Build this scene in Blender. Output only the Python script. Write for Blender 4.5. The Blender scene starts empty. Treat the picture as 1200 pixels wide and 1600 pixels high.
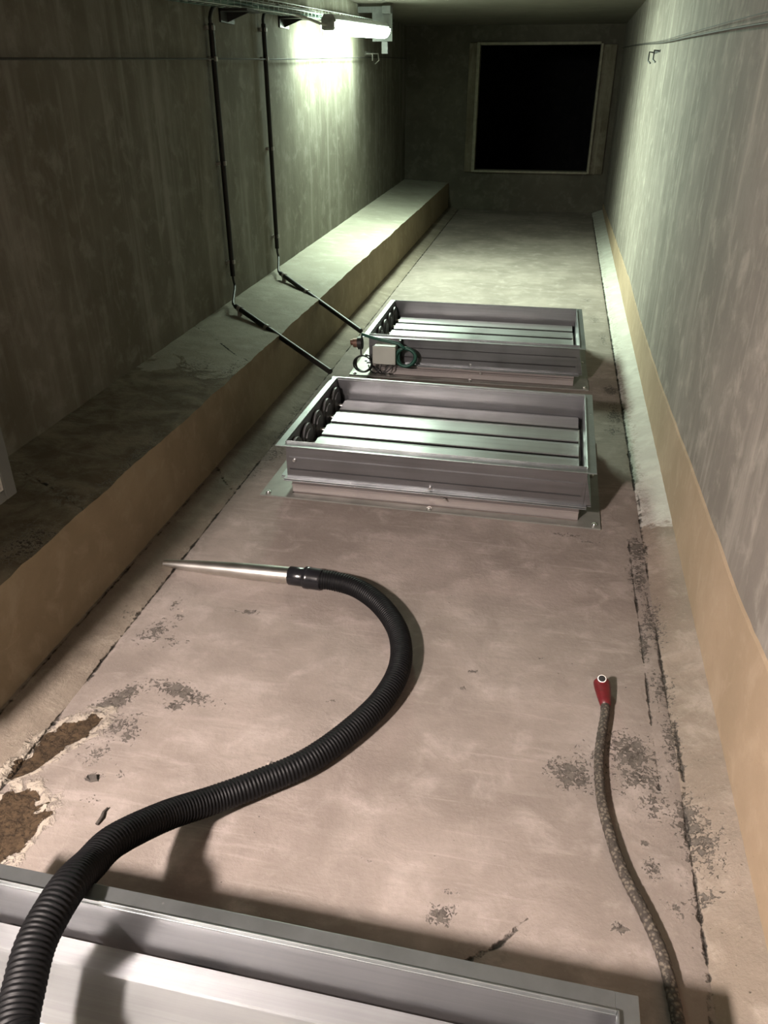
import bpy, math, random
import numpy as np
from mathutils import Vector, Matrix, noise

random.seed(7)
SC = bpy.context.scene
COL = SC.collection

# ------------------------------------------------------------------ node helpers
def new_mat(name):
    m = bpy.data.materials.new(name)
    m.use_nodes = True
    nt = m.node_tree
    nt.nodes.clear()
    out = nt.nodes.new('ShaderNodeOutputMaterial')
    b = nt.nodes.new('ShaderNodeBsdfPrincipled')
    nt.links.new(b.outputs[0], out.inputs[0])
    return m, nt, b

class NB:
    """tiny node builder"""
    def __init__(s, nt):
        s.nt = nt
        s.co = nt.nodes.new('ShaderNodeTexCoord').outputs['Object']
    def put(s, sock, v):
        if isinstance(v, bpy.types.NodeSocket): s.nt.links.new(v, sock)
        elif v is not None: sock.default_value = v
    def mapping(s, scale, loc=(0, 0, 0), rot=(0, 0, 0)):
        n = s.nt.nodes.new('ShaderNodeMapping')
        s.nt.links.new(s.co, n.inputs[0])
        n.inputs['Location'].default_value = loc
        n.inputs['Rotation'].default_value = rot
        n.inputs['Scale'].default_value = scale
        return n.outputs[0]
    def noise(s, scale, detail=4, rough=.55, dist=0, vec=None):
        n = s.nt.nodes.new('ShaderNodeTexNoise')
        s.nt.links.new(vec or s.co, n.inputs['Vector'])
        n.inputs['Scale'].default_value = scale
        n.inputs['Detail'].default_value = detail
        n.inputs['Roughness'].default_value = rough
        n.inputs['Distortion'].default_value = dist
        return n.outputs[0]
    def voronoi(s, scale, vec=None, feature='F1'):
        n = s.nt.nodes.new('ShaderNodeTexVoronoi')
        n.feature = feature
        s.nt.links.new(vec or s.co, n.inputs['Vector'])
        n.inputs['Scale'].default_value = scale
        return n.outputs[0]
    def ramp(s, v, lo, hi, a=0., b=1., smooth=True):
        n = s.nt.nodes.new('ShaderNodeMapRange')
        n.interpolation_type = 'SMOOTHSTEP' if smooth else 'LINEAR'
        s.put(n.inputs[0], v); s.put(n.inputs[1], lo); s.put(n.inputs[2], hi)
        s.put(n.inputs[3], a); s.put(n.inputs[4], b)
        return n.outputs[0]
    def math(s, op, a, b=None):
        n = s.nt.nodes.new('ShaderNodeMath'); n.operation = op
        s.put(n.inputs[0], a); s.put(n.inputs[1], b)
        return n.outputs[0]
    def mix(s, f, a, b):
        n = s.nt.nodes.new('ShaderNodeMix'); n.data_type = 'RGBA'
        s.put(n.inputs[0], f)
        s.put(n.inputs[6], a if isinstance(a, bpy.types.NodeSocket) else (*a, 1))
        s.put(n.inputs[7], b if isinstance(b, bpy.types.NodeSocket) else (*b, 1))
        return n.outputs[2]
    def attr(s, name):
        n = s.nt.nodes.new('ShaderNodeAttribute'); n.attribute_name = name
        return n.outputs['Fac']
    def axis(s, k):
        n = s.nt.nodes.new('ShaderNodeSeparateXYZ'); s.nt.links.new(s.co, n.inputs[0])
        return n.outputs[k]
    def bump(s, h, dist, strength=1., normal=None):
        n = s.nt.nodes.new('ShaderNodeBump')
        s.put(n.inputs['Height'], h)
        n.inputs['Distance'].default_value = dist
        n.inputs['Strength'].default_value = strength
        if normal: s.nt.links.new(normal, n.inputs['Normal'])
        return n.outputs[0]

ALBEDO = .46      # scales all concrete colours down to weaken bounced light
def concrete(name, base, dark, light, wear=False, streak=None, bumpy=1., speck=.5, mott=(.38, .66), scuff=0., finish=None):
    """mottled cast concrete; streak = mapping scale for run marks; wear = use the crack / flake attributes"""
    m, nt, b = new_mat(name); n = NB(nt)
    big = n.noise(1.7, 5, .6, .3)
    mid = n.noise(9, 6, .62, .4)
    fin = n.noise(75, 5, .7)
    c = n.mix(n.ramp(big, *mott), dark, base)
    c = n.mix(n.math('MULTIPLY', n.ramp(mid, .48, .74), .75), c, light)
    c = n.mix(n.math('MULTIPLY', n.ramp(mid, .47, .28), .5), c, dark)
    if streak:
        v = n.mapping(streak)
        s1 = n.noise(1, 5, .62, .2, v)
        s2 = n.noise(2.6, 4, .6, .1, v)
        c = n.mix(n.math('MULTIPLY', n.ramp(s1, .5, .72), .8), c, light)
        c = n.mix(n.math('MULTIPLY', n.ramp(s2, .56, .74), .5), c, light)
        c = n.mix(n.math('MULTIPLY', n.ramp(s1, .46, .26), .6), c, dark)
    if scuff:
        for rot, sc, loc in (((0, 0, .9), (3.0, 20, 2), (0, 0, 0)), ((0, 0, -.7), (3.4, 30, 2), (3, 1, 0)), ((0, 0, 1.9), (2.5, 22, 2), (7, 2, 0)), ((0, 0, -.2), (3., 60, 2), (5, 9, 0))):
            v = n.mapping(sc, loc, rot)
            s1 = n.noise(1, 4, .6, .5, v)
            msk = n.ramp(n.noise(2.3, 2, .5, 0, n.mapping((1, 1, 1), loc)), .44, .62)
            c = n.mix(n.math('MULTIPLY', n.math('MULTIPLY', n.ramp(s1, .56, .7), msk), scuff), c, light)
            c = n.mix(n.math('MULTIPLY', n.math('MULTIPLY', n.ramp(s1, .42, .3), msk), scuff), c, dark)
    c = n.mix(n.math('MULTIPLY', n.ramp(fin, .54, .74), speck * .5), c, light)
    c = n.mix(n.math('MULTIPLY', n.ramp(fin, .46, .28), speck * .6), c, dark)
    pits = n.ramp(n.voronoi(38), .10, .04)
    pitm = n.ramp(n.noise(3.1, 3), .52, .66)
    pits = n.math('MULTIPLY', pits, pitm)
    c = n.mix(n.math('MULTIPLY', pits, .55), c, [k * .3 for k in dark])
    h = n.math('ADD', n.math('MULTIPLY', mid, 1.0), n.math('MULTIPLY', fin, .35))
    h = n.math('SUBTRACT', h, n.math('MULTIPLY', pits, .4))
    if finish: c, h = finish(n, c, h, dict(mid=mid, fin=fin, big=big))
    if wear:
        jag = n.noise(45, 5, .7, .8)
        jag2 = n.noise(14, 4, .65, .5)
        # cracks: distance field in metres
        cd = n.attr('crack')
        w = n.math('ADD', n.math('MULTIPLY', n.ramp(n.math('ADD', n.math('MULTIPLY', jag2, .6), n.math('MULTIPLY', jag, .4)), .40, .66, 0., 1., False), .0085), -.002)
        cm = n.ramp(n.math('SUBTRACT', cd, w), .004, -.0015)
        halo = n.math('MULTIPLY', n.ramp(n.math('SUBTRACT', cd, n.math('MULTIPLY', jag2, .09)), .02, -.03), n.ramp(jag, .45, .6))
        c = n.mix(n.math('MULTIPLY', halo, .55), c, dark)
        c = n.mix(cm, c, (.035, .028, .02))
        # grey-black flaked spots
        fl = n.attr('flake')
        jf = n.noise(95, 5, .68, .9)
        fj = n.math('ADD', n.math('ADD', fl, n.math('MULTIPLY', n.math('SUBTRACT', jag, .5), 1.7)), n.math('MULTIPLY', n.math('SUBTRACT', jf, .5), 2.4))
        fm = n.ramp(fj, .66, .76)
        rim = n.math('SUBTRACT', n.ramp(fj, .46, .62), fm)
        c = n.mix(n.math('MULTIPLY', n.math('MAXIMUM', rim, 0.), .35), c, light)
        c = n.mix(n.math('MULTIPLY', fm, .88), c, n.mix(n.ramp(jag, .38, .6), (.04, .032, .025), (.18, .158, .135)))
        # brown exposed patches with a pale crusty rim
        br = n.attr('peel')
        bj = n.math('ADD', br, n.math('MULTIPLY', n.math('SUBTRACT', n.noise(26, 4, .6, .6), .5), .9))
        pale = n.ramp(bj, .18, .34)
        c = n.mix(n.math('MULTIPLY', n.math('MULTIPLY', pale, n.ramp(jag, .36, .52)), .8), c, (.66, .58, .47))
        bm = n.ramp(bj, .5, .54)
        bc = n.mix(n.ramp(n.noise(110, 4, .7), .36, .64), (.055, .034, .017), (.125, .08, .042))
        c = n.mix(bm, c, bc)
        h = n.math('SUBTRACT', h, n.math('MULTIPLY', cm, 3.))
        h = n.math('SUBTRACT', h, n.math('MULTIPLY', fm, .6))
        h = n.math('ADD', h, n.math('MULTIPLY', n.math('MULTIPLY', pale, n.ramp(jag, .36, .52)), .7))
        h = n.math('SUBTRACT', h, n.math('MULTIPLY', bm, 1.6))
    n.put(b.inputs['Base Color'], n.mix(1 - ALBEDO, c, (0, 0, 0)))
    b.inputs['Roughness'].default_value = .88
    b.inputs['Specular IOR Level'].default_value = .25
    n.put(b.inputs['Normal'], n.bump(h, .006 * bumpy, .9))
    return m

def metal(name, col, rough, brushed=None, metallic=1., spots=0.):
    m, nt, b = new_mat(name); n = NB(nt)
    v = n.mapping(brushed) if brushed else None
    g = n.noise(1 if brushed else 16, 4, .6, 0, v)
    sp = n.noise(5, 4, .6)
    c = n.mix(n.ramp(g, .3, .7), [k * .86 for k in col], col)
    c = n.mix(n.math('MULTIPLY', n.ramp(sp, .5, .75), .35), c, [k * .7 for k in col])
    if spots:
        d = n.math('MULTIPLY', n.ramp(n.voronoi(26), .11, .05), n.ramp(n.noise(6, 2), .5, .6))
        c = n.mix(n.math('MULTIPLY', d, spots), c, (.75, .73, .7))
    n.put(b.inputs['Base Color'], c)
    b.inputs['Metallic'].default_value = metallic
    n.put(b.inputs['Roughness'], n.ramp(sp, .3, .75, rough * .85, min(1, rough * 1.25), False))
    n.put(b.inputs['Normal'], n.bump(g, .0006, .5))
    return m

def plain(name, col, rough=.5, metallic=0., var=.25, scale=20, bump=0., spec=.5):
    m, nt, b = new_mat(name); n = NB(nt)
    g = n.noise(scale, 4, .6)
    c = n.mix(n.ramp(g, .3, .7), [k * (1 - var) for k in col], col)
    n.put(b.inputs['Base Color'], c)
    b.inputs['Roughness'].default_value = rough
    b.inputs['Metallic'].default_value = metallic
    b.inputs['Specular IOR Level'].default_value = spec
    if bump: n.put(b.inputs['Normal'], n.bump(g, bump))
    return m

def glow(name, col, strength):
    m, nt, b = new_mat(name)
    b.inputs['Base Color'].default_value = (.8, .8, .8, 1)
    b.inputs['Emission Color'].default_value = (*col, 1)
    b.inputs['Emission Strength'].default_value = strength
    return m

# ------------------------------------------------------------------ mesh helpers
class MB:
    def __init__(s): s.v = []; s.f = []; s.sm = []
    def add(s, vs, fs, smooth=False):
        o = len(s.v); s.v += [tuple(p) for p in vs]
        s.f += [tuple(i + o for i in f) for f in fs]; s.sm += [smooth] * len(fs)
        return s
    def hexa(s, p):                     # 8 points: bottom 4 ccw, top 4 ccw
        return s.add(p, [(3, 2, 1, 0), (4, 5, 6, 7), (0, 1, 5, 4), (1, 2, 6, 5), (2, 3, 7, 6), (3, 0, 4, 7)])
    def box(s, x0, x1, y0, y1, z0, z1):
        return s.hexa([(x0, y0, z0), (x1, y0, z0), (x1, y1, z0), (x0, y1, z0), (x0, y0, z1), (x1, y0, z1), (x1, y1, z1), (x0, y1, z1)])
    def extrude_x(s, prof, x0, x1, smooth=False):      # closed profile of (y,z)
        n = len(prof)
        vs = [(x0, y, z) for y, z in prof] + [(x1, y, z) for y, z in prof]
        fs = [(i, (i + 1) % n, n + (i + 1) % n, n + i) for i in range(n)]
        s.add(vs, fs, smooth)
        return s.add(vs, [tuple(range(n - 1, -1, -1)), tuple(range(n, 2 * n))])
    def tube(s, path, r, sides=12, cap=True, ell=None):   # r: number or list ; ell: list of (a,b) flattening factors with b along 'up'
        P = [Vector(p) for p in path]; n = len(P)
        R = r if isinstance(r, (list, tuple)) else [r] * n
        T = [(P[min(i + 1, n - 1)] - P[max(i - 1, 0)]).normalized() for i in range(n)]
        up = Vector((0, 0, 1)) if abs(T[0].z) < .9 else Vector((0, 1, 0))
        u = (up - T[0] * up.dot(T[0])).normalized()
        vs = []
        for i in range(n):
            u = (u - T[i] * u.dot(T[i])).normalized(); w = T[i].cross(u)
            a, b = ell[i] if ell else (1, 1)
            for k in range(sides):
                an = 2 * math.pi * k / sides
                vs.append(P[i] + w * (math.cos(an) * R[i] * a) + u * (math.sin(an) * R[i] * b))
        fs = [(i * sides + k, i * sides + (k + 1) % sides, (i + 1) * sides + (k + 1) % sides, (i + 1) * sides + k) for i in range(n - 1) for k in range(sides)]
        s.add(vs, fs, True)
        if cap:
            s.add(vs[:sides], [tuple(range(sides - 1, -1, -1))]); s.add(vs[-sides:], [tuple(range(sides))])
        return s
    def disc(s, c, axis, r, th, sides=24):
        a = Vector(axis).normalized(); c = Vector(c)
        return s.tube([c - a * th / 2, c + a * th / 2], r, sides)
    def build(s, name, mat, parent=None, bevel=0, loc=None):
        me = bpy.data.meshes.new(name); me.from_pydata(s.v, [], s.f)
        me.polygons.foreach_set('use_smooth', s.sm)
        me.materials.append(mat); me.update()
        o = bpy.data.objects.new(name, me); COL.objects.link(o)
        if parent: o.parent = parent
        if loc: o.location = loc
        if bevel:
            b = o.modifiers.new('bevel', 'BEVEL'); b.width = bevel; b.segments = 2; b.limit_method = 'ANGLE'
        return o

def spline(pts, n):
    """Catmull-Rom through pts, n samples, about equal arc length"""
    P = [Vector(p) for p in pts]
    P = [P[0] * 2 - P[1]] + P + [P[-1] * 2 - P[-2]]
    out = []
    for i in range(1, len(P) - 2):
        a, b, c, d = P[i - 1:i + 3]
        for k in range(40):
            t = k / 40
            out.append(.5 * ((2 * b) + (c - a) * t + (2 * a - 5 * b + 4 * c - d) * t * t + (3 * b - a - 3 * c + d) * t ** 3))
    out.append(P[-2])
    L = [0]
    for i in range(1, len(out)): L.append(L[-1] + (out[i] - out[i - 1]).length)
    res, j = [], 0
    for k in range(n):
        s = L[-1] * k / (n - 1)
        while j < len(L) - 2 and L[j + 1] < s: j += 1
        f = (s - L[j]) / max(1e-9, L[j + 1] - L[j])
        res.append(out[j].lerp(out[j + 1], min(1, f)))
    return res, L[-1]

def empty(name, loc=(0, 0, 0), rz=0):
    o = bpy.data.objects.new(name, None); COL.objects.link(o)
    o.location = loc; o.rotation_euler = (0, 0, rz); o.empty_display_size = .05
    return o
def tag(o, label, cat, group=None):
    o['label'] = label; o['category'] = cat
    if group: o['group'] = group
    return o
def struct(o): o['kind'] = 'structure'; return o
def copy_tree(o, parent=None):
    c = o.copy(); COL.objects.link(c)
    if parent: c.parent = parent
    for ch in list(o.children): copy_tree(ch, c)
    return c

# ------------------------------------------------------------------ camera (calibrated on the corridor's vanishing points)
F_PX = 1222.
R = np.array([[.0, .0, .0]] * 3)
def cdir(x, y): return np.array([x - 600., -(y - 800.), F_PX])
yv = cdir(868, 135); yv /= np.linalg.norm(yv)
dn = cdir(592, 3080); dn /= np.linalg.norm(dn)
zv = -(dn - yv * (dn @ yv)); zv /= np.linalg.norm(zv)
xv = np.cross(yv, zv); xv = xv if xv[0] > 0 else -xv
R = np.array([xv, yv, zv])
cam = bpy.data.cameras.new('camera'); co = bpy.data.objects.new('camera', cam); COL.objects.link(co)
cam.sensor_fit = 'VERTICAL'; cam.sensor_height = 36; cam.sensor_width = 27
cam.lens = F_PX / 1600 * 36; cam.clip_start = .05; cam.clip_end = 60
M = Matrix.Identity(4)
for i in range(3):
    M[i][0] = R[i, 0]; M[i][1] = R[i, 1]; M[i][2] = -R[i, 2]
M[0][3], M[1][3], M[2][3] = 0, 0, 1.5
co.matrix_world = M
SC.camera = co

# ------------------------------------------------------------------ setting dimensions
XR = lambda y: .537 + .0207 * y        # right wall face
XC = lambda y: .430 + .0180 * y        # crack where the right strip meets the floor
XL = lambda y: -1.695 - .02 * y        # left wall face
XE = -1.31                             # ledge front face
XK = -1.165                            # crack at the left strip
Y0, Y1, ZC = -3.6, 11.5, 2.17
LZ0, LZ1 = .342, .375                  # ledge top, front and back

def seg_dist(x, y, pts):
    d = np.full(x.shape, 9.)
    for (ax, ay), (bx, by) in zip(pts[:-1], pts[1:]):
        vx, vy = bx - ax, by - ay
        t = np.clip(((x - ax) * vx + (y - ay) * vy) / (vx * vx + vy * vy), 0, 1)
        d = np.minimum(d, np.hypot(x - ax - t * vx, y - ay - t * vy))
    return d
CRACKS = [
    [(XK, -3), (XK - .004, 1.1), (XK + .006, 1.5), (XK - .004, 1.75), (XK, 2.2), (XK - .003, 2.75), (XK + .004, 3.2), (XK, 11.5)],
    [(XE + .004, .6), (XE + .006, 2.2), (XE + .003, 2.95)],
    [(XE, 2.93), (-1.24, 2.82), (XK, 2.75)],
    [(XC(y) + .006 * math.sin(y * 5) + .004 * math.sin(y * 13), y) for y in np.arange(.3, 3.1, .11)],
    [(XC(y), y) for y in np.arange(3.1, 11.4, .5)],
    [(XC(y) - .05 + .004 * math.sin(y * 7), y) for y in np.arange(1.45, 2.75, .1)],
    [(-.02, .93), (.05, .985), (.10, 1.05)],
]
FLAKES = [  # x, y, rx, ry, rot, strength
    (-1.043, 1.485, .035, .09, -.5, 1.1), (-.879, 1.555, .11, .03, -.25, 1.0), (-.943, 1.38, .03, .04, 0, .8), (-.875, 1.50, .035, .022, 0, .95),
    (-.985, 1.40, .05, .06, -.6, .75), (-.964, 1.221, .022, .018, 0, 1.0), (-1.0, 1.30, .05, .05, 0, .6), (-.93, 1.16, .03, .02, 0, .6),
    (.342, 1.56, .06, .075, 0, .95), (.365, 1.48, .07, .05, .4, .8), (.30, 1.50, .06, .1, 0, .55), (.195, 1.455, .065, .05, -.4, .95), (.25, 1.42, .07, .035, 0, .55),
    (.24, 1.52, .05, .05, 0, .6), (.39, 1.40, .05, .06, 0, .7), (-.073, 1.022, .028, .026, 0, 1.05), (-.06, 1.075, .016, .012, 0, .8),
    (.365, 1.214, .018, .035, 0, .9), (.287, 1.064, .014, .014, 0, 1.15), (.355, 1.285, .012, .012, 0, 1.), (.40, 1.13, .03, .03, 0, .6),
    (-1.073, 1.80, .045, .07, -.5, .8), (-1.0, 1.77, .05, .04, 0, .6), (-.82, 1.955, .035, .014, 0, .95), (-.86, 1.95, .02, .01, 0, .7), (-1.03, 1.88, .03, .04, 0, .6),
    (.465, 4.354, .05, .10, 0, .95), (.46, 3.95, .045, .12, 0, .9), (.44, 3.75, .05, .08, 0, .75), (.45, 4.1, .05, .12, 0, .6), (.41, 4.6, .04, .1, 0, .55),
    (.455, 2.60, .035, .12, 0, .95), (.44, 2.40, .035, .14, 0, .85), (.425, 2.02, .018, .07, 0, .95), (.46, 2.15, .04, .16, 0, .8), (.45, 1.82, .035, .1, 0, .75),
    (.455, 1.62, .03, .12, 0, .8), (.46, 1.36, .04, .09, 0, .85), (.475, 1.30, .05, .1, 0, .75), (.46, 1.16, .05, .02, .3, .8),
    (.20, 2.66, .10, .02, -.1, .6), (.28, 2.62, .06, .015, 0, .65), (-.45, 1.6, .02, .012, 0, .6), (-.08, 1.8, .03, .008, .2, .9), (-.1, 1.72, .012, .01, 0, .7),
    (-.55, 1.36, .02, .014, 0, .75), (-.48, 1.1, .012, .008, 0, .8), (-.25, 1.12, .01, .008, 0, .8), (.12, 1.9, .012, .008, 0, .6), (-.9, 1.24, .01, .03, .4, .7),
    (-1.15, 2.95, .05, .12, 0, .55), (-1.12, 3.15, .06, .15, 0, .62), (-1.14, 3.4, .05, .15, 0, .7), (-1.05, 3.3, .05, .1, 0, .5), (-1.17, 3.7, .05, .15, 0, .55),
    (.30, 7.0, .06, .06, 0, .6), (.40, 6.5, .06, .1, 0, .65), (.44, 5.9, .05, .15, 0, .65), (.47, 5.4, .04, .2, 0, .7),
    (-1.07, 1.95, .02, .05, 0, .6), (-1.2, 1.85, .04, .05, 0, .5),
]
PEELS = [(-1.105, 1.345, .040, .085, -.55, 1.0), (-1.135, 1.25, .028, .075, -.5, 1.0), (-1.07, 1.40, .03, .03, 0, .9),
         (-1.10, 1.10, .045, .06, 0, 1.), (-1.055, 1.03, .04, .085, -.1, 1.), (-1.02, 1.10, .02, .015, .4, .85), (-1.13, 1.0, .07, .08, 0, 1.0), (-1.06, .93, .03, .05, 0, 1.)]
def blobs(x, y, L, sharp):
    out = np.zeros_like(x)
    for bx, by, rx, ry, rot, st in L:
        c, s = math.cos(rot), math.sin(rot)
        u = ((x - bx) * c + (y - by) * s) / rx; v = (-(x - bx) * s + (y - by) * c) / ry
        out = np.maximum(out, st * np.exp(-(u * u + v * v) * sharp))
    return out

def grid(name, mat, fn, us, vs, wear=None, smooth=True):
    """fn(u,v)->xyz arrays; optional wear attributes from (x,y)"""
    U, V = np.meshgrid(us, vs, indexing='ij')
    X, Y, Z = fn(U, V)
    if wear is not None:
        crack = np.full(X.shape, 9.)
        for c in wear[0]: crack = np.minimum(crack, seg_dist(X, Y, c))
        fl = blobs(X, Y, wear[1], .7); pe = blobs(X, Y, wear[2], .6)
        Z = Z - .006 * np.clip((pe - .45) / .2, 0, 1) - .003 * np.clip((.012 - crack) / .012, 0, 1)
    nu, nv = len(us), len(vs)
    P = np.stack([X, Y, Z], -1).reshape(-1, 3)
    idx = np.arange(nu * nv).reshape(nu, nv)
    F = np.stack([idx[:-1, :-1], idx[1:, :-1], idx[1:, 1:], idx[:-1, 1:]], -1).reshape(-1, 4)
    me = bpy.data.meshes.new(name); me.from_pydata(P.tolist(), [], F.tolist())
    me.polygons.foreach_set('use_smooth', [smooth] * len(F)); me.materials.append(mat)
    if wear is not None:
        for k, a in (('crack', crack), ('flake', fl), ('peel', pe)):
            at = me.attributes.new(k, 'FLOAT', 'POINT'); at.data.foreach_set('value', a.reshape(-1).astype(np.float32))
    me.update()
    o = bpy.data.objects.new(name, me); COL.objects.link(o)
    return o

def nz(X, Y, sc, amp, seed=0):
    f = np.vectorize(lambda a, b: noise.noise(Vector((a * sc + seed, b * sc - seed, seed * .37))))
    return f(X, Y) * amp

# ------------------------------------------------------------------ setting materials
M_FLOOR = concrete('floor_concrete', (.50, .425, .375), (.345, .291, .252), (.62, .54, .488), wear=True, scuff=.42, bumpy=.8)
def strip_fin(n, c, h, t):
    y = n.axis(1)
    yy = n.math('ADD', y, n.math('MULTIPLY', n.math('SUBTRACT', t['mid'], .5), .5))
    k = n.ramp(yy, 2.72, 2.78)
    pal = n.mix(n.ramp(t['mid'], .4, .7), (.74, .72, .65), (.88, .86, .78))
    return n.mix(k, c, pal), n.math('ADD', h, n.math('MULTIPLY', k, .5))
M_STRIP = concrete('mortar_strip', (.47, .385, .315), (.34, .28, .222), (.60, .52, .44), wear=True, bumpy=1.3, speck=.8, finish=strip_fin)
M_STRIPL = concrete('mortar_strip_dull', (.44, .37, .295), (.31, .255, .20), (.55, .475, .385), wear=True, bumpy=1.3, speck=.8)
M_WALLR = concrete('right_wall_concrete', (.37, .325, .285), (.28, .245, .213), (.58, .525, .455), streak=(7, 7, .5), bumpy=.5, speck=.25)
M_WALLL = concrete('left_wall_concrete', (.33, .31, .245), (.245, .225, .17), (.50, .48, .41), streak=(6, 6, .5), bumpy=.5, speck=.25)
M_TAN = concrete('tan_band_concrete', (.60, .445, .305), (.50, .37, .245), (.66, .505, .355), bumpy=.5, speck=.3)
M_TANL = concrete('ledge_face_concrete', (.60, .485, .32), (.48, .38, .245), (.68, .565, .40), bumpy=.6, speck=.35)
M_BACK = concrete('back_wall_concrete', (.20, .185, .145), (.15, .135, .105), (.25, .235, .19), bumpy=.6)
M_CEIL = concrete('ceiling_concrete', (.42, .39, .32), (.36, .33, .27), (.47, .44, .37), bumpy=.3, speck=.2)
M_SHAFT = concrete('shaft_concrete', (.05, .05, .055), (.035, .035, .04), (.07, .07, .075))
def ledge_fin(n, c, h, t):
    y = n.axis(1)
    yy = n.math('ADD', y, n.math('MULTIPLY', n.math('SUBTRACT', n.noise(5, 5, .65, .6), .5), 1.0))
    k = n.ramp(yy, 3.16, 3.24)
    dirt = n.mix(n.ramp(t['mid'], .36, .66), (.24, .195, .13), (.46, .395, .285))
    st = n.noise(1, 4, .6, .3, n.mapping((3, 14, 3), (0, 0, 0), (0, 0, .3)))
    dirt = n.mix(n.math('MULTIPLY', n.ramp(st, .54, .7), .5), dirt, (.52, .455, .35))
    return n.mix(k, dirt, c), n.math('ADD', h, n.math('MULTIPLY', k, .6))
M_LEDGE = concrete('ledge_concrete', (.74, .71, .59), (.60, .57, .465), (.85, .82, .71), wear=True, bumpy=1.0, speck=.8, finish=ledge_fin)

# ------------------------------------------------------------------ floor, strips, ledge, walls
W = (CRACKS, FLAKES, PEELS)
def floor_fn(u, v):
    X = XK + (XC(v) - XK) * u
    return X, v, 0 * X
ys = np.concatenate([np.arange(Y0, .6, .3), np.arange(.6, 3.2, .0125), np.arange(3.2, 4.8, .04), np.arange(4.8, Y1, .12), [Y1]])
struct(grid('floor', M_FLOOR, floor_fn, np.linspace(0, 1, 131), ys, W))

ysb = np.concatenate([np.arange(Y0, .6, .2), np.arange(.6, 4.8, .0125), np.arange(4.8, Y1, .1), [Y1]])
def rs_fn(u, v):
    x0, x1 = XC(v), XR(v) + .004
    X = x0 + (x1 - x0) * u
    Z = .05 * u + nz(X, v, 22, .0035, 3) * (u > 0) + .004 * (u > .01) * (v > 2.75)
    return X, v, Z
struct(grid('baseboard_right', M_STRIP, rs_fn, np.linspace(0, 1, 13), ysb, W))
def ls_fn(u, v):
    X = XE - .004 + (XK - XE + .004) * u
    Z = .032 * (1 - u) + nz(X, v, 20, .0035, 8) * (u < 1)
    return X, v, Z
struct(grid('baseboard_left', M_STRIPL, ls_fn, np.linspace(0, 1, 13), ysb, W))

LCR = [[(-1.70, 2.13), (-1.5, 2.03), (XE, 1.92)], [(-1.77, 3.88), (-1.6, 3.72), (-1.45, 3.55), (XE, 3.44)]]
LFL = [(-1.36, 1.7, .08, .12, 0, .7), (-1.5, 1.6, .1, .1, 0, .6), (-1.34, 2.3, .03, .3, 0, .6), (-1.35, 3.3, .05, .2, 0, .6), (-1.5, 3.3, .1, .15, 0, .5)]
yl = np.concatenate([np.arange(Y0, 1., .2), np.arange(1., 4.8, .02), np.arange(4.8, Y1, .1), [Y1]])
def edge_jit(v): return np.array([noise.noise(Vector((a * 6, 1.3, 0))) * .010 + noise.noise(Vector((a * 23, 4.3, 0))) * .005 for a in v.ravel()]).reshape(v.shape)
def lt_fn(u, v):
    xa = XE - .006 + edge_jit(v); xb = XL(v) - .02
    X = xa + (xb - xa) * u
    Z = LZ0 + (LZ1 - LZ0) * u + nz(X, v, 9, .004, 5) * (u > .02)
    return X, v, Z
struct(grid('trim_1', M_LEDGE, lt_fn, np.linspace(0, 1, 25), yl, (LCR, LFL, [])))
def lf_fn(u, v):
    ej = edge_jit(v)
    X = XE + (ej - .006) * u ** 6 + 0 * v
    return X, v, (LZ0) * u
struct(grid('trim_2', M_TANL, lf_fn, np.linspace(0, 1, 13), yl, None))

def wl_fn(u, v): return XL(v) + .003 * np.sin(v * 2.1) * u, v, .3 + (ZC - .3) * u
struct(grid('wall_left', M_WALLL, wl_fn, np.linspace(0, 1, 12), np.arange(Y0, Y1 + .01, .151), None))
def wr_fn(u, v): return XR(v) + 0 * u, v, ZC * u
struct(grid('wall_right', M_WALLR, wr_fn, np.linspace(0, 1, 6), np.linspace(Y0, Y1, 40), None))
# tan lower band of the right wall, a slightly proud coat with an uneven top edge
TT = [(-3.6, .55), (1.47, .409), (1.74, .378), (2.12, .362), (2.75, .33), (3.78, .278), (4.98, .25), (6.07, .262), (8.5, .20), (11.5, .12)]
def tan_top(v): return np.interp(v, [a for a, _ in TT], [b for _, b in TT])
yr = np.arange(Y0, Y1 + .01, .05)
def tb_fn(u, v):
    top = tan_top(v) + edge_jit(v) * .6
    k = np.clip(u * 1.06, 0, 1)
    return XR(v) - .007 * (u < .96) + .004 * (u >= .96), v, top * np.minimum(k, 1.)
struct(grid('trim_3', M_TAN, tb_fn, np.linspace(0, 1, 27), yr, None, False))

m = MB(); m.box(XL(Y1) - .1, XR(Y1) + .1, Y0, Y1 + .2, ZC, ZC + .1); struct(m.build('ceiling', M_CEIL))
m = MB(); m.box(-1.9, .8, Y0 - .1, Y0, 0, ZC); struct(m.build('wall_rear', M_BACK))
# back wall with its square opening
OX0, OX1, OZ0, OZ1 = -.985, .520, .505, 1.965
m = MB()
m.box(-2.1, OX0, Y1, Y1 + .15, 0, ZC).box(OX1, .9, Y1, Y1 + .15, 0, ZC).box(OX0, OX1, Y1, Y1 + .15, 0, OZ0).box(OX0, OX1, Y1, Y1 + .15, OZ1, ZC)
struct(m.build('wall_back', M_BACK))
# dark shaft behind it
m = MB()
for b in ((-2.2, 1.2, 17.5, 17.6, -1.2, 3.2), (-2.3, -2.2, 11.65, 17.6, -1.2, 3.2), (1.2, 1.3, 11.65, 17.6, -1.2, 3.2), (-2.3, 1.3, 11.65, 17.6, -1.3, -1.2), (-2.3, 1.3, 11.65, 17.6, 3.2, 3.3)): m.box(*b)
struct(m.build('wall_shaft', M_SHAFT))
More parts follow.
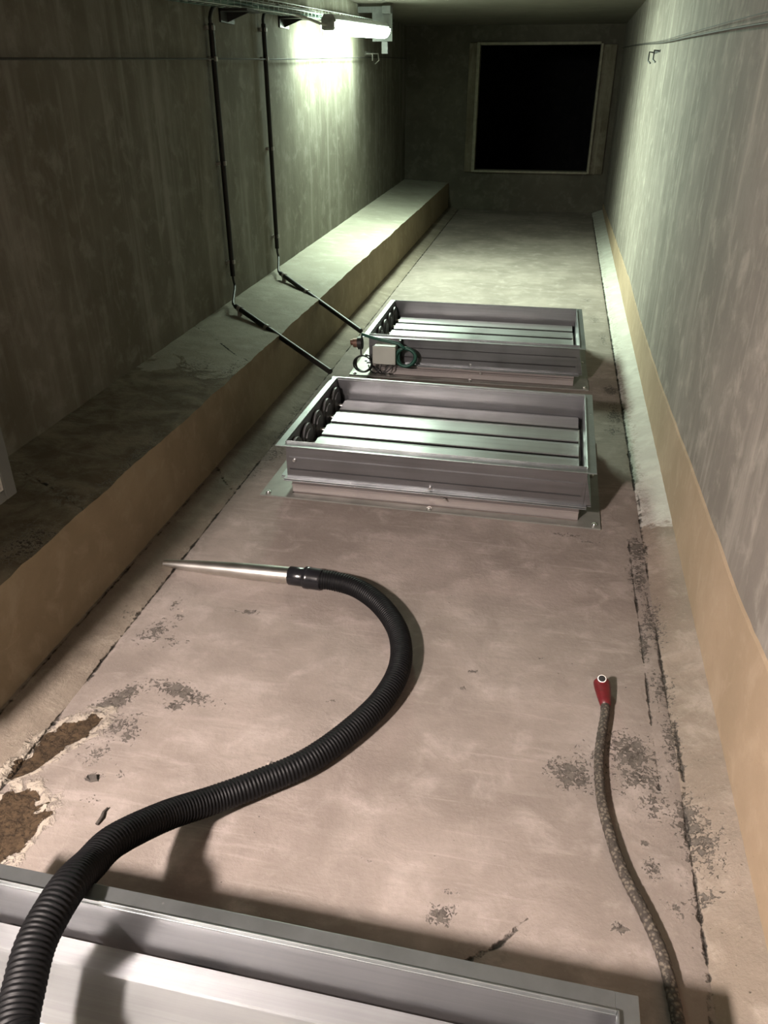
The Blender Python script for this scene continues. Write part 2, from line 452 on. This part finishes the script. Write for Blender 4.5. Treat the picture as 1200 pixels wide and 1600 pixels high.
# boards and bars round the opening
M_BOARD = concrete('weathered_board', (.30, .265, .195), (.20, .17, .12), (.40, .36, .275), streak=(14, 14, 1.2), bumpy=.5)
M_BAR = plain('pale_timber', (.24, .22, .165), .8)
fr = struct(empty('trim_4', (0, Y1, 0)))
fr['label'] = 'weathered board frame round the dark square opening in the end wall'
def frp(nm, mat, *b):
    q = MB(); q.box(b[0], b[1], b[2] - Y1, b[3] - Y1, b[4], b[5]); return q.build(nm, mat, fr, .004)
frp('side_board', M_BOARD, -1.11, -1.012, Y1 - .03, Y1, .485, 1.98)
frp('side_board', M_BOARD, .535, .70, Y1 - .03, Y1, .485, 1.955)
frp('edge_strip', M_BAR, -1.012, -.972, Y1 - .06, Y1 + .12, .49, 1.985)
frp('edge_strip', M_BAR, .505, .535, Y1 - .06, Y1 + .12, .49, 1.965)
frp('bottom_bar', M_BAR, -.972, .505, Y1 - .06, Y1 + .12, .485, .512)
frp('top_bar', M_BAR, -.972, .505, Y1 - .04, Y1 + .12, 1.955, 1.985)

# ------------------------------------------------------------------ louver dampers
M_GALV = metal('galvanised_steel', (.26, .26, .27), .36, (1.5, 60, 60), .95)
M_RAIL = metal('galvanised_rail', (.25, .265, .265), .40, None, .9, .5)
M_BLADE = metal('brushed_aluminium_blade', (.37, .38, .38), .38, (1.2, 90, 30), .8)
M_BASE = metal('dull_base_steel', (.40, .36, .345), .45, (1.5, 50, 50), .8)
M_PLATE = metal('base_plate_steel', (.20, .20, .18), .55, None, .5)
M_GEAR = plain('dark_gear_plastic', (.10, .10, .10), .45)
M_BOLT = metal('zinc_bolt', (.75, .75, .73), .3)
def make_damper():
    r = empty('louver_damper')
    # local frame: x across 0..1.19 (housing), y depth 0..0.82, z up
    WX, DY = 1.19, .80
    q = MB()
    q.box(-.115, WX + .075, -.03, .012, 0, .006).box(-.115, WX + .075, DY - .012, DY + .03, 0, .006).box(-.115, .012, .012, DY - .012, 0, .006).box(WX - .012, WX + .075, .012, DY - .012, 0, .006)
    q.build('base_plate', M_PLATE, r)
    t = .004
    def ring(x0, x1, y0, y1, z0, z1, q):
        q.box(x0, x1, y0, y0 + t, z0, z1).box(x0, x1, y1 - t, y1, z0, z1).box(x0, x0 + t, y0 + t, y1 - t, z0, z1).box(x1 - t, x1, y0 + t, y1 - t, z0, z1)
    q = MB(); ring(.012, WX - .012, .022, DY - .022, .006, .074, q)
    # pressed fold along the curb's long sides
    q.extrude_x([(.022, .036), (.012, .042), (.012, .048), (.022, .052)], .012, WX - .012)
    q.build('base_curb', M_BASE, r)
    q = MB()
    for z0, z1 in ((.074, .078), (.081, .085)):
        q.box(-.012, WX + .012, -.018, .010, z0, z1).box(-.012, WX + .012, DY - .010, DY + .018, z0, z1).box(-.030, .008, .010, DY - .010, z0, z1).box(WX - .008, WX + .030, .010, DY - .010, z0, z1)
    q.build('joint_flange', M_RAIL, r, .001)
    q = MB(); ring(0, WX, 0, DY, .085, .235, q)
    # pressed bands of the long sides (shallow stiffening steps)
    for y, s in ((0, -1), (DY, 1)):
        q.extrude_x([(y, .180), (y + s * .004, .176), (y + s * .004, .128), (y, .120)] if s < 0 else [(y, .120), (y + s * .004, .128), (y + s * .004, .176), (y, .180)], .012, WX - .012)
    q.build('housing', M_GALV, r)
    # top flange: side rails run full length, end rails butt between them
    for x0, x1, xl in ((-.032, .004, .0), (WX - .004, WX + .032, WX)):
        q = MB(); q.box(x0, x1, -.034, DY + .034, .235, .2375)
        q.box(xl - .003 if xl else 0, xl if xl else .003, -.0, DY, .237, .246)
        q.build('side_rail', M_RAIL, r, .0008)
    for y0, y1, yl in ((-.034, .004, .0), (DY - .004, DY + .034, DY - .003)):
        q = MB(); q.box(.004, WX - .004, y0, y1, .2352, .2377)
        q.box(.004, WX - .004, yl, yl + .003, .237, .247)
        q.build('end_rail', M_RAIL, r, .0008)
    # five blades
    P = .156; y0 = .012
    for k in range(5):
        a = y0 + k * P
        prof = [(a + .012, .134), (a, .1435), (a + .003, .1462), (a + .094, .1525), (a + .099, .1523), (a + P - .007, .1385), (a + P - .0045, .134), (a + P - .010, .130), (a + .098, .142)]
        q = MB(); q.extrude_x(prof[::-1], .055, WX - .022); q.build('blade', M_BLADE, r)
    for k in range(5):
        c = y0 + (k + .5) * P
        q = MB(); q.disc((.013, c, .145), (1, 0, 0), .0765, .012, 32)
        q.disc((.022, c, .145), (1, 0, 0), .052, .010, 24)
        d = q.build('gear_disc', M_GEAR, r)
        q = MB(); q.tube([(.012, c, .134), (.058, c, .134)], .009, 10); q.build('shaft', M_BOLT, d)
    for x, y in ((-.085, -.008), (WX + .05, -.008), (-.06, DY * .6), (WX + .05, DY * .55), (WX * .5, -.012)):
        q = MB(); q.disc((x, y, .009), (0, 0, 1), .011, .008, 6).disc((x, y, .014), (0, 0, 1), .006, .006, 12); q.build('bolt', M_BOLT, r)
    for x, z in ((.035, .165), (WX * .5, .098), (WX * .55, .055)):
        q = MB(); q.disc((x, -.006, z), (0, 1, 0), .006, .010, 10); q.build('screw', M_BOLT, r)
    # folded corner gussets low on the right
    q = MB(); x = WX
    q.add([(x + .001, .004, .085), (x + .028, .004, .085), (x + .001, .004, .20), (x + .001, .008, .085), (x + .028, .008, .085), (x + .001, .008, .20)],
          [(0, 1, 2), (5, 4, 3), (0, 3, 4, 1), (1, 4, 5, 2), (2, 5, 3, 0)])
    q.build('corner_gusset', M_GALV, r)
    return r
G = 'dampers bolted along the floor'
d1 = make_damper()
d2 = copy_tree(d1); d3 = copy_tree(d1)
d1.location = (-.937, 2.775, 0); d1.rotation_euler.z = math.radians(-1.1)
tag(d1, 'steel louver damper in the middle of the floor, second from the camera', 'damper', G)
d2.location = (-.925, 4.355, 0); d2.rotation_euler.z = math.radians(-.2); d2.scale = (1, 1.03, 1)
tag(d2, 'steel louver damper farthest from the camera, with grey junction box on its front side', 'damper', G)
d3.location = (-.978, -.025, 0); d3.rotation_euler.z = math.radians(-1.2)
tag(d3, 'steel louver damper nearest the camera, cut by the frame, under the black hose', 'damper', G)

# ------------------------------------------------------------------ vacuum hose
M_HOSE = plain('black_hose_plastic', (.005, .005, .0055), .5, 0, .3, 40, 0, .13)
M_CUFF = plain('black_cuff_plastic', (.010, .010, .012), .22)
M_NOZ = metal('satin_aluminium_tube', (.70, .68, .64), .33)
def from_px(x, y, z):
    d = R @ cdir(x, y); t = (z - 1.5) / d[2]
    return Vector((d[0] * t, d[1] * t, 1.5 + d[2] * t))
vh = empty('vacuum_hose', (-.63, 2.13, 0))
tag(vh, 'black corrugated vacuum hose with silver nozzle curving across the floor', 'hose')
HP = [from_px(x, y, z) for x, y, z in ((488, 904, .038), (522, 908, .036), (560, 920, .034), (597, 948, .034), (623, 990, .034), (625, 1040, .034), (600, 1090, .034), (550, 1140, .034), (480, 1190, .034),
      (400, 1225, .036), (330, 1251, .050), (258, 1275, .100), (180, 1313, .180), (140, 1351, .216), (103, 1391, .272), (58, 1470, .284), (36, 1550, .280), (24, 1605, .278), (8, 1700, .280))]
HP += [Vector((-.675, .20, .284)), Vector((-.71, -.03, .284)), Vector((-.78, -.28, .20)), Vector((-.86, -.52, .07)), Vector((-.92, -.75, .034)), Vector((-.96, -.95, .034))]
NH = 2200
pts, L = spline(HP, NH)
o = vh.location
NR = round(L / .0095)
rr = [.0320 + .0014 * math.cos(2 * math.pi * i * NR / NH) for i in range(NH)]
q = MB(); q.tube([p - o for p in pts], rr, 20); q.build('corrugated_tube', M_HOSE, vh)
ca, cb, cc = from_px(452, 899, .034), from_px(476, 902, .035), from_px(503, 906, .037)
q = MB(); q.tube([ca - o, ca.lerp(cb, .06) - o, ca.lerp(cb, .94) - o, cb - o], [.030, .0325, .0325, .031], 28)
q.tube([cb - o, cb.lerp(cc, .05) - o, cb.lerp(cc, .3) - o, cb.lerp(cc, .34) - o, cb.lerp(cc, .9) - o, cc - o], [.035, .0385, .0385, .037, .037, .034], 28)
q.build('cuff', M_CUFF, vh)
na, nb = ca.lerp(cb, .2), from_px(257, 880, .012)
K = 24; path = []; rad = []; ell = []
for i in range(K + 1):
    t = i / K
    p = na.lerp(nb, t); path.append(p - o)
    e = max(0, (t - .12) / .88)
    rad.append(.0295); ell.append((1 - .50 * e ** 1.8, 1 - .56 * e ** 1.8))
q = MB(); q.tube(path, rad, 28, False, ell)
# mouth: inner wall so the tip reads as an open tube
q.tube(path[-3:], .024, 28, False, [(a * .9, b * .8) for a, b in ell[-3:]])
q.build('crevice_nozzle', M_NOZ, vh)

# ------------------------------------------------------------------ speckled cord with red end
def cord_mat():
    m, nt, b = new_mat('speckled_braid'); n = NB(nt)
    a = n.voronoi(130); g = n.noise(60, 3, .6)
    c = n.mix(n.ramp(n.math('ADD', a, n.math('MULTIPLY', n.math('SUBTRACT', g, .5), .5)), .25, .55), (.085, .07, .053), (.024, .018, .013))
    c = n.mix(n.math('MULTIPLY', n.ramp(n.noise(120, 2), .62, .70), .22), c, (.30, .26, .21))
    n.put(b.inputs['Base Color'], c); b.inputs['Roughness'].default_value = .8
    n.put(b.inputs['Normal'], n.bump(a, .002)); return m
M_CORD = cord_mat()
M_RED = plain('red_sleeve', (.095, .004, .007), .45, 0, .35, 60)
M_WHITE = plain('white_ring', (.8, .78, .74), .4)
M_BLACKHOLE = plain('hole_shade', (.01, .01, .01), .6)
rp = empty('floor_cord', (.289, 1.72, 0))
tag(rp, 'grey speckled cord with a red end sleeve lying along the right strip', 'cord')
o = rp.location
RP = [from_px(x, y, .0135) for x, y in ((946, 1098), (945, 1120), (940, 1150), (936, 1190), (940, 1250), (955, 1310), (975, 1365), (1008, 1430), (1034, 1490), (1050, 1550), (1061, 1604))]
RP += [Vector((.385, .75, .0135)), Vector((.375, .5, .0135)), Vector((.36, .2, .0135)), Vector((.35, -.3, .0135)), Vector((.30, -.8, .0135))]
pts, L = spline(RP, 420)
q = MB(); q.tube([p - o for p in pts], [.0125 + .0006 * math.sin(i * 1.9) for i in range(420)], 14); q.build('braided_cord', M_CORD, rp)
sa, sb = from_px(946.5, 1103, .0135), from_px(940, 1066, .021)
q = MB()
q.tube([sa.lerp(sb, t) - o for t in (0, .03, .25, .6, .9, 1.0)], [.0115, .0145, .0175, .0215, .0235, .0225], 20, True, [(1, 1), (1, 1), (1.0, .95), (1, .85), (1, .85), (1, .85)])
sl = q.build('red_sleeve', M_RED, rp)
d = (sb - sa).normalized(); nrm = Vector((-.05, -.35, .93)).normalized()
cc = sb - d * .010 + Vector((-.003, 0, .0215)) - o
q = MB()
u = nrm.cross(Vector((1, 0, 0))).normalized(); w = nrm.cross(u)
q.tube([cc + u * .0105 * math.cos(a) + w * .0105 * math.sin(a) for a in np.linspace(0, 2 * math.pi, 25)], .0017, 8, False); q.build('eyelet_ring', M_WHITE, rp)
q = MB(); q.disc(cc, nrm, .0098, .003); q.build('eyelet_hole', M_BLACKHOLE, rp)  # black disc stands in for the shade inside the eyelet

# ------------------------------------------------------------------ loose bits on the floor
M_CHIP = plain('dark_chip', (.05, .042, .035), .85, 0, .4, 80, .002)
c = from_px(144, 1217, 0); q = MB()
ring_ = [(.020, -.004), (.012, .010), (-.004, .014), (-.017, .006), (-.014, -.008), (.002, -.012)]
q.add([(x, y, -.003) for x, y in ring_] + [(x * .75, y * .75, .007 + .004 * math.sin(k * 2.1)) for k, (x, y) in enumerate(ring_)],
      [tuple(range(5, -1, -1)), tuple(range(6, 12))] + [(k, (k + 1) % 6, 6 + (k + 1) % 6, 6 + k) for k in range(6)])
tag(q.build('concrete_chip', M_CHIP, loc=c), 'small dark flake of concrete on the floor between the brown patches and the black hose', 'chip')
a, b = from_px(151, 1288, .004), from_px(166, 1262, .004); q = MB()
q.tube([a, a.lerp(b, .4) + Vector((.004, 0, .002)), a.lerp(b, .75), b + Vector((.004, 0, .001))], [.004, .0045, .0035, .002], 7)
tag(q.build('wood_splinter', M_CHIP), 'thin dark splinter on the floor just above the black hose near the nearest damper', 'splinter')

# ------------------------------------------------------------------ wall lamps
M_HOUS = plain('lamp_grey_housing', (.42, .43, .42), .5)
M_BRKT = plain('grey_bracket', (.16, .165, .16), .6)
FAR_COL, NEAR_COL = (.80, 1.0, .80), (1.0, .87, .815)
def lamp(name, label, col, power, y0, y1, x0, x1, za, zb, bracket, aim=()):
    yc, xc, zc = (y0 + y1) / 2, (x0 + x1) / 2, (za + zb) / 2
    L = y1 - y0
    r = empty(name, (xc, yc, zc)); r.rotation_euler = (math.atan2(zb - za, L), 0, -math.atan2(x1 - x0, L))
    tag(r, label, 'lamp')
    q = MB()
    q.extrude_x([(-.03, 0), (.03, 0), (.05, -.03), (.05, -.045), (-.05, -.045), (-.05, -.03)], -L / 2, L / 2)
    rot = lambda vs: [(-y, x, z) for x, y, z in vs]
    q.v = rot(q.v); h = q.build('housing', M_HOUS, r); h.location.z = .085
    prof = [(.066 * math.cos(a), -.066 * math.sin(a) * 1.15) for a in np.linspace(0, math.pi, 17)]
    q = MB(); q.extrude_x(prof[::-1], -L / 2 + .04, L / 2 - .04, True); q.v = rot(q.v)
    df = q.build('diffuser', glow(name + '_glow', col, power), r); df.location.z = .038
    for s in (-1, 1):
        q = MB(); q.box(-.045, .045, s * L / 2 - .025, s * L / 2 + .02, -.01, .05); q.build('end_cap', M_HOUS, r, .012)
    for aim_ in aim:
        for k in range(5):
            ld = bpy.data.lights.new('lamp_beam', 'AREA'); ld.shape = 'RECTANGLE'; ld.size = .06; ld.size_y = L / 6  # area lights added just outside the diffuser to steer where its light falls
            ld.color = col; ld.energy = aim_[4] / 5; ld.spread = math.radians(aim_[3])
            lo = bpy.data.objects.new('lamp_beam', ld); COL.objects.link(lo); lo.parent = r
            lo.location = (.03 if aim_[0] > 0 else -.03, (k - 2) * L / 5.4, -.062)
            lo.rotation_euler = Vector(aim_[:3]).to_track_quat('-Z', 'Y').to_euler()
    if not bracket:
        for s in (-.08, .08):
            q = MB(); q.box(-.012, .012, s - .012, s + .012, .08, ZC - zc); q.build('hanger', M_BRKT, r)
    if bracket:
        q = MB(); y = L / 2 + .16
        q.box(-.14, .05, y, y + .02, -.06, .22).box(-.03, .05, y - .10, y, .16, .22).box(-.33, -.14, y, y + .02, .17, .22)
        q.build('end_bracket', M_BRKT, r, .004)
        q = MB(); q.box(-.05, .01, y - .02, y + .03, -.16, -.06); q.build('bracket_clip', M_GEAR, r, .004)
    return r
lamp('tube_lamp', 'glowing tubular lamp high on the left wall, hung at the end of the cable basket', FAR_COL, 9., 6.03, 8.25, -1.545, -1.589, 1.840, 1.921, True, ((.75, -.38, -.54, 120, 23.), (-.55, -.05, -.8, 130, 5.)))
lamp('tube_lamp', 'short tubular lamp on the left wall behind the camera', NEAR_COL, 610., -.80, -.50, -1.44, -1.446, 1.985, 1.995, False)

# ------------------------------------------------------------------ grey cabinet at the left edge
M_CAB = plain('grey_green_paint', (.10, .11, .10), .6, 0, .15, 8)
M_CABR = plain('light_seal', (.5, .5, .47), .5)
cb_ = empty('metal_cabinet', (-1.45, 1.21, .545))
tag(cb_, 'grey metal cabinet with a dark grille front, on the left wall at the photo edge', 'cabinet')
q = MB(); q.box(-.265, .10, -.40, .405, -.005, 1.555); q.build('body', M_CAB, cb_, .006)  # unseen upper part stretched tall to shade the wall and ledge beyond
q = MB()
q.box(.10, .14, .385, .43, .0, 1.555).box(.10, .14, -.43, -.385, .0, 1.555).box(.10, .14, -.385, .385, 1.515, 1.555).box(.10, .14, -.385, .385, .0, .03)
q.build('front_frame', M_CAB, cb_, .004)
q = MB(); q.box(.10, .136, .379, .385, .03, 1.515).box(.10, .136, -.385, -.379, .03, 1.515).box(.10, .136, -.379, .379, .03, .036); q.build('pale_seal', M_CABR, cb_)
q = MB(); q.box(.10, .112, -.379, .379, .036, 1.515)
for k in range(38): q.box(.112, .118, -.379 + k * .02, -.370 + k * .02, .036, 1.515)
q.build('dark_grille', M_GEAR, cb_)

# ------------------------------------------------------------------ cable conduits
M_PIPE = plain('black_conduit', (.014, .013, .011), .5, spec=.3)
M_CLIP = plain('grey_clip', (.30, .29, .26), .5)
M_BCAB = plain('black_cable', (.016, .017, .016), .45)
M_GCAB = plain('green_cable', (.020, .085, .06), .45)
def conduit(label, yw, ztop, clips, knee, ledge_clips, end, lift=.034):
    xw = XL(yw) + .028
    r = empty('cable_conduit', (xw, yw, LZ1)); o = r.location; tag(r, label, 'conduit', 'conduits from the cable basket to the dampers')
    kx, ky, kz = knee
    q = MB(); q.tube([Vector((xw, yw, ztop)) - o, Vector((xw, yw + .0, .52)) - o], .0145, 12); q.build('wall_pipe', M_PIPE, r)
    a = Vector(knee); b = Vector(end)
    q = MB(); q.tube([a - o, b - o], .0145, 12); q.build('floor_pipe', M_PIPE, r)
    c, _ = spline([(xw, yw, .56), (xw, yw, .50), (xw + .008, yw - .005, .46), tuple(a.lerp(b, -.03) + Vector((0, 0, .008))), tuple(a), tuple(a.lerp(b, .05))], 24)
    q = MB(); q.tube([p - o for p in c], .008, 8); q.build('bare_cable', M_BCAB, r)
    for z in clips:
        q = MB(); q.box(xw - .028, xw + .019, yw - .012, yw + .012, z - .011, z + .011).box(xw - .028, xw - .010, yw - .03, yw + .012, z - .009, z + .009); q.v = [tuple(Vector(v) - o) for v in q.v]; q.build('clip', M_CLIP, r, .003)
    for t in ledge_clips:
        p = a.lerp(b, t) - o; d = (b - a).normalized()
        q = MB(); zt = LZ0 + (LZ1 - LZ0) * min(1, max(0, ((p + o).x - XE) / (XL((p + o).y) - XE)))
        q.tube([p - d * .011, p + d * .011], .019, 10); q.box(p.x - .012, p.x + .012, p.y - .012, p.y + .012, zt - o.z - .004, p.z); q.build('clip', M_CLIP, r)
    # top bend of bare cable up into the basket
    c, _ = spline([(xw, yw, ztop - .02), (xw, yw, ztop + .03), (xw + .012, yw + .05, ztop + .08), (xw + .03, yw + .22, ztop + .11)], 16)
    q = MB(); q.tube([p - o for p in c], .010, 8); q.build('top_cable', M_BCAB, r)
    return r
conduit('black conduit dropping down the left wall to the middle damper, nearer of the pair', 4.44, 1.78, (1.76, 1.622, 1.125, .60), (-1.66, 4.20, .405), (.05, .36), (-.965, 3.615, .258))
conduit('black conduit dropping down the left wall to the far damper, below the lamp end', 5.34, 1.83, (1.80, 1.646, 1.142, .60), (-1.68, 5.10, .405), (.05, .36), (-.975, 4.36, .258))

# ------------------------------------------------------------------ cable basket, brackets, cables, string wires
M_WIREG = metal('zinc_wire', (.38, .40, .38), .4)
M_BLK = plain('black_bracket', (.025, .025, .024), .5)
tz = lambda y: 1.862 + .034 * (y - 4.64)
txw = lambda y: XL(y) + .035
bk = empty('cable_basket', (txw(4), 4, tz(4))); o = bk.location
tag(bk, 'wire mesh cable basket running high along the left wall to the lamp', 'cable tray')
q = MB()
for dx, dz in ((0, .055), (0, .03), (0, 0), (.05, 0), (.10, 0), (.10, .03), (.10, .055)):
    q.tube([Vector((txw(y) + dx, y, tz(y) + dz)) - o for y in np.linspace(1.72, 9.6, 15)], .0025, 5)
for y in np.arange(1.72, 9.61, .1):
    q.tube([Vector((txw(y) + dx, y, tz(y) + dz)) - o for dx, dz in ((0, .058), (0, -.002), (.10, -.002), (.10, .058))], .0022, 5)
q.build('wire_mesh', M_WIREG, bk)
for i, (y, lab) in enumerate(((4.75, 'black bracket under the cable basket, left of the far conduit top'), (5.86, 'black bracket under the cable basket, nearest the glowing lamp'))):
    q = MB(); x = XL(y)
    q.box(0, .16, -.10, .10, .0, .012).box(0, .012, -.10, .10, -.05, .012)
    q.add([(.012, -.004, 0), (.14, -.004, 0), (.012, -.004, -.045), (.012, .004, 0), (.14, .004, 0), (.012, .004, -.045)], [(2, 1, 0), (3, 4, 5), (0, 1, 4, 3), (1, 2, 5, 4), (2, 0, 3, 5)])
    b = q.build('tray_bracket', M_BLK); b.location = (x, y, tz(y) - .018); tag(b, lab, 'bracket', 'brackets under the cable basket')
for i in range(7):
    g = i % 3 != 1
    P = []
    ph = random.random() * 6
    for y in np.linspace(1.75, 6.5 if i < 5 else 9.5, 34):
        P.append((txw(y) + .014 + .012 * i + .008 * math.sin(y * 2.1 + ph), y, tz(y) + .012 + .012 * (i % 2) + .010 * math.sin(y * 1.7 + ph * 2)))
    q = MB(); q.tube(P, .0065, 8)
    q.build('power_cable', M_GCAB if g else M_CLIP)
    ob = COL.objects[-1] if False else bpy.data.objects[[k for k in bpy.data.objects.keys() if k.startswith('power_cable')][-1]]
    tag(ob, 'green cable bundled in the basket high on the left wall' if g else 'grey cable bundled in the basket high on the left wall', 'cable', 'green cables in the basket' if g else 'grey cables in the basket')
# lead from the basket into the lamp's near end
q = MB(); c, _ = spline([(txw(5.6) + .06, 5.6, tz(5.6) + .01), (txw(5.8) + .13, 5.8, tz(5.8) - .01), (-1.58, 5.95, 1.866), (-1.545, 6.03, 1.858)], 16); q.tube(c, .009, 8)
tag(q.build('lamp_lead', M_CLIP), 'short grey lead joining the cable basket to the glowing lamp', 'cable')

M_STR = plain('dark_string_wire', (.025, .022, .018), .7)
def wire(name, pts, r, label, group=None):
    c, _ = spline(pts, 60); q = MB(); q.tube(c, r, 6); return tag(q.build(name, M_STR), label, 'wire', group)
wire('tension_wire', [(XL(y) + .035, y, z) for y, z in ((1.82, 1.555), (2.6, 1.574), (4.57, 1.626), (5.64, 1.652), (7.5, 1.71), (9.8, 1.776), (11.4, 1.81))], .0045, 'thin wire stretched along the left wall behind the conduits')
wire('tension_wire', [(XR(y) - .03, y, z) for y, z in ((1.2, 1.60), (2.87, 1.662), (4.71, 1.712), (6.03, 1.745), (8.5, 1.83), (11.37, 1.91))], .0035, 'lower of two dark wires stretched along the right wall')
wire('tension_wire', [(XR(y) - .03, y, z) for y, z in ((1.2, 1.64), (2.89, 1.688), (4.71, 1.728), (6.03, 1.756), (8.5, 1.834), (11.37, 1.912))], .0018, 'upper, thinner of two dark wires stretched along the right wall')
q = MB(); y = 6.5; x = XR(y) - .03
for s in (-.16, .16):
    q.tube([(x + .03, y + s, 1.71), (x - .01, y + s, 1.715), (x - .012, y + s, 1.66), (x + .004, y + s - .02, 1.645)], .006, 6)
q.box(x + .022, x + .032, y - .20, y + .20, 1.705, 1.718)
tag(q.build('double_hook', M_BLK), 'small black double hook on the right wall just under the wires', 'hook')
q = MB(); y = 9.05; x = XL(y) + .02
q.tube([(x - .02, y, 1.79), (x + .05, y, 1.79), (x + .06, y, 1.73), (x + .02, y, 1.70)], .007, 6).tube([(x - .02, y - .28, 1.78), (x + .05, y - .28, 1.78), (x + .05, y - .28, 1.72)], .007, 6).box(x - .025, x - .012, y - .34, y + .05, 1.765, 1.80)
tag(q.build('wire_hook', M_CLIP), 'small grey hook holding the wire on the left wall below the lamp', 'hook')

# ------------------------------------------------------------------ junction box, coils and knob at the far damper
M_JB = plain('grey_box_plastic', (.40, .41, .36), .5, 0, .1, 6)
jb = empty('junction_box', (-.812, 4.30, .165))
tag(jb, 'grey junction box on the front side of the far damper', 'junction box')
q = MB(); q.box(-.062, .062, -.06, .042, -.05, .045); q.build('box_body', M_JB, jb, .004)
q = MB(); q.box(-.066, .066, -.078, -.06, -.054, .049); q.build('box_lid', M_JB, jb, .004)
for x in (-.02, .02):
    q = MB(); q.disc((x, -.02, -.06), (0, 0, 1), .010, .024, 10); q.build('cable_gland', M_BLK, jb)
for x in (-.055, .055):
    q = MB(); q.disc((x, -.079, -.045), (0, 1, 0), .004, .004, 8); q.build('screw', M_BOLT, jb)
def coil(name, mat, c, r, turns, rad, label, lead=()):
    P = [Vector(p) for p in lead]
    for i in range(turns * 24):
        a = 2 * math.pi * i / 24 + math.pi * .55
        k = i / (turns * 24)
        P.append(Vector((c[0] + (r + .006 * math.sin(i * .37)) * math.cos(a), c[1] + .018 * (k - .5) * turns, c[2] + (r + .006 * math.cos(i * .21)) * math.sin(a))))
    q = MB(); q.tube(P, rad, 8); return tag(q.build(name, mat), label, 'cable')
coil('black_cable_coil', M_BCAB, (-.938, 4.26, .098), .048, 3, .0048, 'loose black cable coil hanging at the left corner of the far damper', [(-.955, 4.30, .25), (-.955, 4.275, .19)])
coil('green_cable_coil', M_GCAB, (-.692, 4.27, .145), .052, 2, .0095, 'dark green cable coil on the far damper beside the junction box', [(-.955, 4.305, .256), (-.88, 4.275, .246), (-.80, 4.265, .236), (-.735, 4.26, .225)])
q = MB(); q.box(-.738, -.728, 4.322, 4.333, .09, .234).box(-.738, -.728, 4.29, 4.333, .226, .234)
tag(q.build('cable_strap', M_BLK), 'thin black strap between the junction box and the green coil', 'strap')
M_BRN = plain('copper_brown', (.30, .17, .12), .5, .3, .4, 60)
ak = empty('actuator_knob', (-.965, 4.31, .205))
tag(ak, 'brown and black adjuster knob at the left corner of the far damper', 'knob')
q = MB(); q.disc((0, -.01, 0), (1, 0, .1), .036, .024, 20); q.build('black_disc', M_BLK, ak)
q = MB(); q.disc((-.024, -.01, 0), (1, 0, .1), .026, .03, 14).disc((-.045, -.01, .002), (1, 0, .1), .017, .02, 10); q.build('brown_grip', M_BRN, ak)
q = MB()
for k, x in enumerate((-.835, -.795, -.775)):
    c, _ = spline([(x, 4.285, .10), (x - .01, 4.27, .07), (x - .03 - .01 * k, 4.262, .045), (x - .07, 4.29, .05), (x - .085 - .02 * k, 4.31, .075)], 16); q.tube(c, .004, 6)
tag(q.build('loose_leads', M_BCAB), 'thin loose leads drooping below the junction box', 'cable')

# ------------------------------------------------------------------ world, view
w = bpy.data.worlds.new('world'); SC.world = w; w.use_nodes = True
w.node_tree.nodes['Background'].inputs[0].default_value = (.02, .02, .018, 1)
w.node_tree.nodes['Background'].inputs[1].default_value = .05
SC.view_settings.view_transform = 'Standard'
try: SC.view_settings.look = 'None'
except Exception: pass
SC.view_settings.gamma = 1; SC.view_settings.use_curve_mapping = False
SC.view_settings.exposure = 2.6
